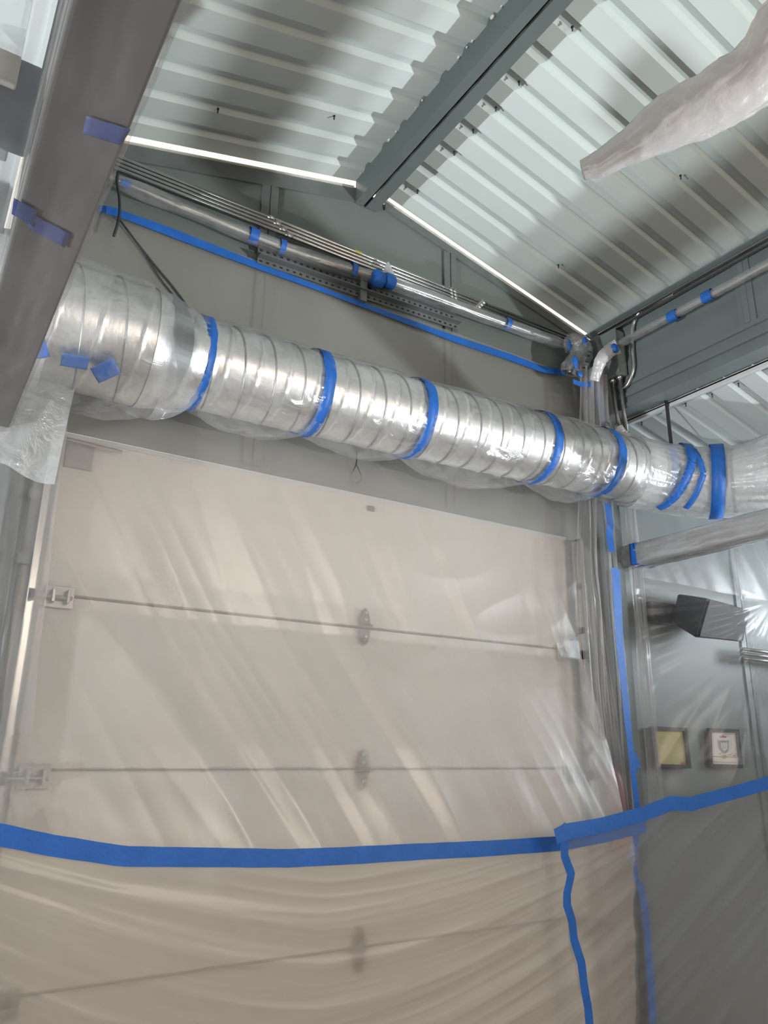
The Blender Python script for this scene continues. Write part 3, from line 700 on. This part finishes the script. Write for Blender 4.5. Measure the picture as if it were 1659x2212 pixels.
# ------------------------------------------------------------------ right: loudspeaker behind the sheet
def quadbox(front, back, name, mat, parent, bevel=.01):
    mb = MB(); mb.add(list(front) + list(back), [(0, 1, 2, 3), (7, 6, 5, 4), (0, 4, 5, 1), (1, 5, 6, 2), (2, 6, 7, 3), (3, 7, 4, 0)]); return mb.build(name, mat, parent, bevel=bevel)
s = thing('loudspeaker', atY(1540, 1340, -.2), 'black angled loudspeaker on the right wall, pressing into the plastic sheet', 'speaker')
A = atY(1463, 1282, -.10); B = atY(1527, 1292, -.36); Cc = atY(1502, 1378, -.34); Dd = atY(1448, 1345, -.10)
E_ = atY(1620, 1318, -.30); G_ = atY(1604, 1388, -.28)
quadbox((B, E_, G_, Cc), (A, A + (E_ - B) * .75, Dd + (G_ - Cc) * .75, Dd), 'cabinet', M['black'], s, .014)
cn = (B + E_ + G_ + Cc) / 4
mb = MB(); mb.add([lerp(p, cn, .08) + Vector((0, -.004, 0)) for p in (B, E_, G_, Cc)] + [lerp(p, cn, .08) + Vector((0, -.012, 0)) for p in (B, E_, G_, Cc)], [(0, 1, 2, 3), (7, 6, 5, 4), (0, 4, 5, 1), (1, 5, 6, 2), (2, 6, 7, 3), (3, 7, 4, 0)])
mb.build('grille', solid('speaker_grille', (.010, .011, .013), .6, 0, .2, 60, .3, 300), s)
mb = MB().box(Dd + Vector((-.12, .10, .0)), Dd + Vector((.12, .02, .12))); mb.build('wall_bracket', M['black'], s, bevel=.005)
# three short pipes low right of the speaker
for k in range(3):
    a = atY(1605, 1402 + k * 10, -.10); tag(MB().tube([a, a + Vector((.55, 0, .0))], .011, 8).build('wall_pipe', M['dull'], None, True), ('upper', 'middle', 'lower')[k] + ' of three short grey pipes below and right of the loudspeaker', 'pipe', 'short pipes on the right wall')
# picture frames
def framed(pts, lab, kind):
    TL, TR, BR, BL = [atY(a, b, -.02) for a, b in pts]; t = thing('picture_frame', (TL + BR) / 2, lab, 'picture frame')
    cc = (TL + TR + BR + BL) / 4
    def sc(p, k): return cc + (p - cc) * k
    o1 = [sc(p, 1.22) for p in (TL, TR, BR, BL)]; i1 = [sc(p, 1.0) for p in (TL, TR, BR, BL)]
    mb = MB(); f_ = Vector((0, -.018, 0))
    vs = [p for p in o1] + [p + f_ for p in o1] + [p + f_ for p in i1] + [p for p in i1]
    fs = []
    for i in range(4):
        j = (i + 1) % 4; fs += [(i, j, 4 + j, 4 + i), (4 + i, 4 + j, 8 + j, 8 + i), (8 + i, 8 + j, 12 + j, 12 + i)]
    mb.add(vs, fs).build('frame', M['frame'], t)
    mb = MB().add([p + Vector((0, -.006, 0)) for p in i1], [(0, 1, 2, 3)]); sheet = mb.build('sheet', M['paper'] if kind else M['cream'], t)
    def P(u, v, o=-.008): return i1[0].lerp(i1[1], u).lerp(i1[3].lerp(i1[2], u), v) + Vector((0, o, 0))
    def patch(u0, v0, u1, v1, mat, nm, o=-.008): MB().add([P(u0, v0, o), P(u1, v0, o), P(u1, v1, o), P(u0, v1, o)], [(0, 1, 2, 3)]).build(nm, mat, sheet)
    if kind:
        patch(.55, .05, .97, .065, M['gold'], 'rule'); patch(.05, .93, .97, .94, M['gold'], 'rule')
        patch(.36, .12, .62, .17, M['redink'], 'heading'); patch(.44, .08, .54, .12, M['redink'], 'emblem')
        mb = MB(); up_ = [(.28, .24), (.36, .27), (.50, .25), (.62, .27), (.70, .24), (.70, .45), (.66, .56), (.58, .64), (.50, .68), (.42, .64), (.34, .56), (.29, .45)]
        mb.add([P(a, b) for a, b in up_], [tuple(range(12))]); mb.build('shield_print', M['ink'], sheet)
        mb = MB(); mb.add([P(.5 + (a - .5) * .62, .44 + (b - .44) * .62, -.010) for a, b in up_], [tuple(range(12))]); mb.build('shield_print', M['paper'], sheet)
        for r_ in range(3): patch(.42, .36 + r_ * .06, .60, .375 + r_ * .06, M['ink'], 'text_line', -.012)
        for a, b in ((.28, .66), (.66, .68), (.82, .70)): patch(a, b, a + .09, b + .03, M['ink'], 'text_line')
        patch(.03, .755, .99, .78, M['gold'], 'ribbon'); mb = MB(); mb.add([P(.47 + .07 * math.cos(q_), .765 + .055 * math.sin(q_), -.012) for q_ in [k * PI / 8 for k in range(16)]], [tuple(range(16))]); mb.build('seal', M['gold'], sheet)
    else:
        patch(.80, .93, 1.0, 1.04, M['redink'], 'red_mark')
    return t
framed([(1532, 1581), (1586, 1583), (1593, 1652), (1534, 1650)], 'dark framed white certificate with a grey shield and gold seal on the right wall', 1)
framed([(1408, 1577), (1472, 1580), (1480, 1652), (1416, 1650)], 'picture frame with yellowed sheet, left of the framed certificate', 0)
# dark red canister by the column
t = thing('red_canister', atY(1312, 1800, -.07), 'dark red canister blurred behind the drape at the foot of the column', 'canister')
P = atY(1318, 1800, -.07); P.x = 3.17
MB().tube([(P.x, -.075, z) for z in (1.02, 1.03, 1.05, 1.36, 1.40, 1.42)], [.04, .052, .056, .056, .04, .02], 20).build('cylinder', M['red'], t, True)
MB().tube([(P.x, -.075, 1.42), (P.x, -.075, 1.45)], .014, 10).build('valve', M['dark'], t); MB().box((P.x - .04, -.065, 1.45), (P.x + .02, -.085, 1.465)).build('lever', M['dark'], t)

# ------------------------------------------------------------------ corner hardware, upper right
t = thing('corner_fitting', (3.14, -.12, 3.80), 'pipe elbow bundled in crumpled film and blue tape in the upper right corner', 'fitting')
fp = [atY(1228, 742, -.08), atY(1243, 742, -.12), atY(1256, 748, -.14), atY(1252, 772, -.15), atY(1236, 792, -.14), atY(1232, 806, -.13)]
MB().tube(smooth_path(fp, 5), .022, 14).build('elbow_pipe', M['dull'], t, True)
sleeve(fp, lambda u: .050 + .012 * nz(u * 9, 2), 40, FM['clear'], 'film_bundle', t, .22, 9, 0, None, 8)
def lump(px, py, Y, rx, rz, seed, parent, mat='tape'):
    c = atY(px, py, Y); mb = MB(); n = 14
    for j in range(n + 1):
        th = PI * j / n
        for i in range(18):
            ph = 2 * PI * i / 18; dv = Vector((math.sin(th) * math.cos(ph), math.sin(th) * math.sin(ph), math.cos(th))); k = 1 + .22 * nz(dv.x * 2 + seed, dv.y * 2, dv.z * 2)
            mb.v.append((c.x + dv.x * rx * k, c.y + dv.y * rx * .5 * k, c.z + dv.z * rz * k))
    for j in range(n):
        for i in range(18): mb.f.append((j * 18 + i, j * 18 + (i + 1) % 18, (j + 1) * 18 + (i + 1) % 18, (j + 1) * 18 + i))
    return mb.build('tape_wad', M[mat], parent, True)
lump(1230, 745, -.14, .014, .036, 1, t); lump(1264, 738, -.19, .018, .03, 2, t); lump(1243, 782, -.20, .022, .04, 3, t)
# perforated corner plate
pl = thing('corner_plate', atY(1262, 790, -.2), 'slotted steel gusset plate hanging in the upper right corner, with blue tape', 'bracket')
pq = [atY(a, b, -.20) for a, b in ((1281, 747), (1281, 772), (1256, 818), (1236, 806), (1243, 790))]
mb = MB(); mb.add(pq + [p + Vector((0, .004, 0)) for p in pq], [(0, 1, 2, 3, 4), (9, 8, 7, 6, 5)] + [(i, (i + 1) % 5, 5 + (i + 1) % 5, 5 + i) for i in range(5)]); mb.build('plate', M['stud'], pl)
for a, b in ((1272, 768), (1268, 781), (1262, 794), (1276, 760)):
    p = atY(a, b, -.206); MB().box(p + Vector((-.009, 0, -.003)), p + Vector((.009, .004, .003))).build('slot', M['dark'], pl)
p_ = lump(1253, 808, -.21, .018, .02, 4, pl)
# film apron under the fitting
def g7(u, v):
    z = lerp(3.15, 3.66, v); x = lerp(3.02 + .03 * (1 - v), 3.30 + .02 * v, u); return (x, -.165 - .018 * ridged(u * 4, z * .8, 3), z)
tag(MB().grid(g7, 70, 60).build('plastic_drape', FM['drape'], None, True), 'plastic apron hanging between the corner fitting and the duct', 'plastic sheet')
tape_line([(1238, 824), (1258, 831), (1282, 830)], .03, lambda x, z: -.20, 0, 'short blue tape along the top of the plastic apron in the corner', seed=21, step=5)
# junction box on the header, and three conduits dropping from it
jb = thing('junction_box', (3.33, -.20, 3.74), 'grey electrical box on the right header in the corner', 'electrical box')
MB().box((3.26, -.055, 3.615), (3.338, -.27, 3.90)).build('body', M['box'], jb, bevel=.004)
MB().box((3.255, -.050, 3.61), (3.262, -.275, 3.905)).build('cover', M['steel'], jb, bevel=.002)
for k, (a, b, c_, e) in enumerate(((1305, 832, 1312, 915), (1324, 824, 1330, 918), (1338, 816, 1344, 912))):
    P0 = atX(a, b, 3.30); P1 = P0 + Vector((0.02, 0, -.36)); L = ('nearest the wall', 'in the middle', 'farthest from the wall')[k]
    t = thing('conduit_drop', P1, f'short vertical conduit under the electrical box, {L}', 'conduit', 'conduits dropping from the electrical box')
    P0.z = 3.62
    MB().tube([P0, P1], .0115, 12).build('pipe', M['dull'], t, True)
    MB().tube([P0, P0 + Vector((0, 0, -.03))], .017, 12).build('connector', M['chrome'], t, True)
    MB().tube([P1 + Vector((0, 0, .015)), P1 + Vector((0, 0, -.03))], .018, 8).build('coupling', M['dull'], t)
# curved conduit on header
cp_ = [atX(a, b, 3.325) for a, b in ((1455, 637), (1420, 653), (1388, 668), (1368, 700), (1366, 750), (1368, 795), (1356, 830), (1338, 843))]
t = thing('bent_conduit', cp_[5], 'bent metal conduit hooking down the header beside the electrical box', 'conduit')
MB().tube(smooth_path(cp_, 10), .0115, 12).build('pipe', M['chrome'], t, True)
MB().box(atX(1400, 662, 3.35) + Vector((0, -.012, -.016)), atX(1400, 662, 3.31) + Vector((0, .012, .016))).build('strap', M['dull'], t)
# conduit at top of header
a = atX(1290, 715, 3.30); b_ = Vector((3.30, -5.2, a.z - .01))
for k in range(2):
    z = 3.965 - k * .03
    tag(MB().tube([(3.315, -.10, z), (3.315, -5.4, z)], .0095, 10).build('conduit', M['chrome' if k == 0 else 'dull'], None, True), ('upper', 'lower')[k] + ' straight conduit along the top edge of the right header', 'conduit')
# wrapped pipe along header
P0 = atX(1330, 748, 3.27); wp = [P0, Vector((3.27, -.6, P0.z)), Vector((3.27, -1.5, P0.z)), Vector((3.27, -3.8, P0.z))]
t = thing('wrapped_pipe', P0, 'film wrapped bright pipe running along the right header with blue tape bits', 'pipe')
MB().tube(wp, .016, 14).build('pipe', M['chrome'], t, True)
sleeve(wp, .0235, 20, FM['clear'], 'film_sleeve', t, .10, 5, 0, None, 20)
for a_, b_2 in ((1448, 680), (1523, 637)):
    p = atX(a_, b_2, 3.245); MB().tube([(3.27, p.y + .028, p.z), (3.27, p.y - .028, p.z)], lambda i, a: .030 * (1 + .1 * math.sin(3 * a)), 14, False).build('tape_band', M['tape'], t, True)
# film covered branch from that pipe down to the column
bp_ = [atX(1335, 748, 3.25), atX(1318, 757, 3.22), atY(1300, 775, -.30), atY(1292, 795, -.28), atY(1284, 822, -.24)]
t = thing('film_branch', bp_[2], 'twisted film tail running from the header pipe down to the column', 'plastic film')
sleeve(bp_, lambda u: .040 * (1 - .45 * u), 28, FM['fan'], 'film_sleeve', t, .2, 6, 0, None, 8)
lump(1328, 752, -.30, .030, .028, 6, t)
# small taped stubs on the duct top right
t = thing('taped_joint', atY(1335, 935, -.25), 'small taped pipe clamps with torn film on top of the duct beside the column', 'tape')
for a_, b_2, sd in ((1313, 922, 2), (1332, 926, 5), (1346, 922, 8)): lump(a_, b_2, -.22, .020, .03, sd, t, 'dull')
lump(1340, 932, -.26, .012, .03, 3, t); lump(1362, 948, -.33, .035, .012, 7, t)
c_ = [atY(1336, 925, -.27), atY(1348, 940, -.29), atY(1362, 950, -.31)]
sleeve(c_, .022, 20, FM['fan'], 'film_tail', t, .3, 2, 0, None, 6)
# ------------------------------------------------------------------ cables
def cable(pts, r, lab, Y=-.03, name='cable'):
    P = smooth_path([atY(a, b, Y) for a, b in pts], 8); return tag(MB().tube(P, r, 8).build(name, M['wire'], None, True), lab, 'cable')
cable([(255, 372), (253, 395), (258, 430), (257, 470), (246, 510)], .006, 'dark cable hanging in a curve from the conduits at the left', -.08)
cable([(255, 470), (300, 530), (340, 580), (372, 618), (415, 675)], .0045, 'thin cable slanting down behind the sheet to the duct', -.036)
cable([(262, 478), (310, 545), (345, 600), (385, 650), (405, 668)], .0035, 'thinner second cable slanting down beside the first', -.036)
rp = [(770, 975), (769, 1000), (762, 1018), (755, 1032), (762, 1042), (775, 1043), (781, 1033), (776, 1020), (769, 1004), (768, 1000)]
cable(rp, .005, 'small looped cord hanging above the door under the duct', -.035, 'rope_loop')
# ------------------------------------------------------------------ film bundle, top right
outl = [((1253, 352), (1262, 384)), ((1290, 332), (1300, 378)), ((1346, 290), (1350, 351)), ((1387, 250), (1390, 336)), ((1427, 217), (1430, 322)), ((1466, 194), (1475, 306)), ((1505, 172), (1520, 290)), ((1545, 146), (1565, 270)), ((1583, 121), (1608, 247)), ((1612, 92), (1645, 222)), ((1641, 33), (1700, 195)), ((1690, -20), (1760, 170)), ((1760, -60), (1840, 120))]
bu = thing('wrapped_fan_blade', atZ(1450, 270, 3.35), 'crumpled milky film bundle tapering to a point below the ribbed roof, upper right', 'wrapped blade')
mb = MB(); seg = 64; secs_ = []
for k, (a, b) in enumerate(outl):
    A_, B_ = atZ(*a, 3.35), atZ(*b, 3.35); secs_.append((A_, B_))
fine = []
for i in range(len(secs_) - 1):
    for k in range(8): fine.append((secs_[i][0].lerp(secs_[i + 1][0], k / 8), secs_[i][1].lerp(secs_[i + 1][1], k / 8)))
for i, (A_, B_) in enumerate(fine):
    c_ = (A_ + B_) / 2; h_ = (A_ - B_) / 2; w_ = h_.length; u = i / len(fine)
    for j in range(seg):
        a = 2 * PI * j / seg; k = 1 + .10 * ridged(math.cos(a) * 3, math.sin(a) * 3, u * 5) + .05 * ridged(math.cos(a) * 8, math.sin(a) * 8, u * 12)
        p = c_ + h_ * math.cos(a) * k + Vector((0, 0, 1)) * (min(w_ * .55, .045) * math.sin(a) * k)
        mb.v.append(tuple(p))
nf = len(fine)
for i in range(nf - 1):
    for j in range(seg): mb.f.append((i * seg + j, i * seg + (j + 1) % seg, (i + 1) * seg + (j + 1) % seg, (i + 1) * seg + j))
mb.f.append(tuple(range(seg))[::-1]); mb.build('film_bundle', FM['fan'], bu, True)
# the blade inside
mb = MB(); L_ = fine[6:]
vs = []
for A_, B_ in (L_[0], L_[len(L_) // 2], L_[-1]):
    c_ = (A_ + B_) / 2; h_ = (A_ - B_) / 2 * .45; vs += [c_ + h_ + Vector((0, 0, .004)), c_ - h_ + Vector((0, 0, .004)), c_ - h_ - Vector((0, 0, .004)), c_ + h_ - Vector((0, 0, .004))]
fs = [(0, 1, 2, 3), (11, 10, 9, 8)]
for i in (0, 4):
    for j in range(4): fs.append((i + j, i + (j + 1) % 4, i + 4 + (j + 1) % 4, i + 4 + j))
mb.add(vs, fs).build('blade', M['paper'], bu)
# ------------------------------------------------------------------ roof screws
def roofhit(px, py, side):
    d_ = ray(px, py); s_, zz, xx = {'r': (-.233, 4.370, 1.836), 'l': (.264, 4.073, .462), 's': (-.25, 3.425, 3.47)}[side]
    t_ = (zz + s_ * (CAM.x - xx) - CAM.z) / (d_.z - s_ * d_.x); return CAM + d_ * t_
scr = [(1236, 58, 'r'), (1121, 176, 'r'), (1071, 232, 'r'), (1022, 280, 'r'), (981, 328, 'r'), (1206, 572, 'r'), (1470, 379, 'r'), (902, 411, 'r'), (471, 235, 'l'), (722, 250, 'l'), (1386, 912, 's'), (1481, 871, 's'), (1538, 851, 's'), (1595, 828, 's')]
for k, (a, b, sd) in enumerate(scr):
    p = roofhit(a, b, sd); q = MB(); q.tube([p + Vector((0, 0, .002)), p + Vector((0, 0, -.022))], .0032, 6); q.tube([p + Vector((0, 0, .001)), p + Vector((0, 0, -.003))], .006, 8)
    lab = {'r': 'tiny dark screw tip poking through the right roof slope', 'l': 'tiny dark screw tip poking through the left roof slope', 's': 'tiny dark screw tip poking through the lower side roof beyond the header'}[sd]
    tag(q.build('roof_screw', M['wire']), lab, 'screw', {'r': 'screws in the right roof slope', 'l': 'screws in the left roof slope', 's': 'screws in the side roof'}[sd])

# ------------------------------------------------------------------ light
w = bpy.data.worlds.new('world'); scn.world = w; w.use_nodes = True
nt = w.node_tree; bg = nt.nodes['Background']; bg.inputs['Strength'].default_value = 1.0
tc = nt.nodes.new('ShaderNodeTexCoord'); sx = nt.nodes.new('ShaderNodeSeparateXYZ'); rp_ = nt.nodes.new('ShaderNodeValToRGB')
nt.links.new(tc.outputs['Generated'], sx.inputs[0]); mr = nt.nodes.new('ShaderNodeMapRange'); mr.inputs['From Min'].default_value = -1
nt.links.new(sx.outputs['Z'], mr.inputs['Value']); nt.links.new(mr.outputs['Result'], rp_.inputs['Fac']); nt.links.new(rp_.outputs['Color'], bg.inputs['Color'])
cr2 = rp_.color_ramp; cr2.elements[0].position = .45; cr2.elements[0].color = (.20, .19, .18, 1); cr2.elements[1].position = .72; cr2.elements[1].color = (1.35, 1.28, 1.15, 1)
e_ = cr2.elements.new(.52); e_.color = (.44, .47, .50, 1); e_ = cr2.elements.new(.62); e_.color = (.52, .55, .58, 1)
def area(name, loc, to, size, power, col, sizey=None, shape='RECTANGLE', spread=180):
    l = bpy.data.lights.new(name, 'AREA'); l.energy = power; l.color = col; l.shape = shape; l.size = size; l.size_y = sizey or size
    o = bpy.data.objects.new(name, l); C.objects.link(o); o.location = loc
    l.spread = math.radians(spread); o.rotation_euler = (Vector(to) - Vector(loc)).to_track_quat('-Z', 'Y').to_euler(); return o
area('daylight_left', (-3.2, -1.6, .78), (1.9, -1.0, 4.1), .13, 62, (.90, .96, 1.0), spread=80)
area('daylight_right', (5.8, -4.6, 1.0), (1.3, -.7, 4.1), .13, 38, (.88, .95, 1.0), spread=56)
area('room_lamp', (2.4, -5.0, 2.5), (1.6, -.2, 1.5), 2.2, 60, (1.0, .85, .715), 1.0)
area('opening_fill_right', (5.7, -1.3, 2.45), (4.0, -.3, 3.0), .8, 23, (.86, .94, 1.0), spread=95)  # added fill: daylight spill onto the right sheet and duct elbow
area('opening_fill_left', (-1.6, -2.0, 2.3), (-.1, -.2, 2.85), .6, 5.5, (.90, .96, 1.0), spread=80)  # added fill, brightens the left duct end and flap like side daylight
vs_ = scn.view_settings; vs_.view_transform = 'Standard'; vs_.look = 'None'; vs_.exposure = 0.0; vs_.gamma = 1; vs_.use_curve_mapping = False
scn.cycles.use_denoising = True
scn.cycles.transparent_max_bounces = 16; scn.cycles.max_bounces = 7; scn.cycles.diffuse_bounces = 3; scn.cycles.glossy_bounces = 3; scn.cycles.transmission_bounces = 6
scn.cycles.use_adaptive_sampling = True; scn.cycles.adaptive_threshold = .05; scn.cycles.adaptive_min_samples = 20
scn.cycles.sample_clamp_indirect = 6
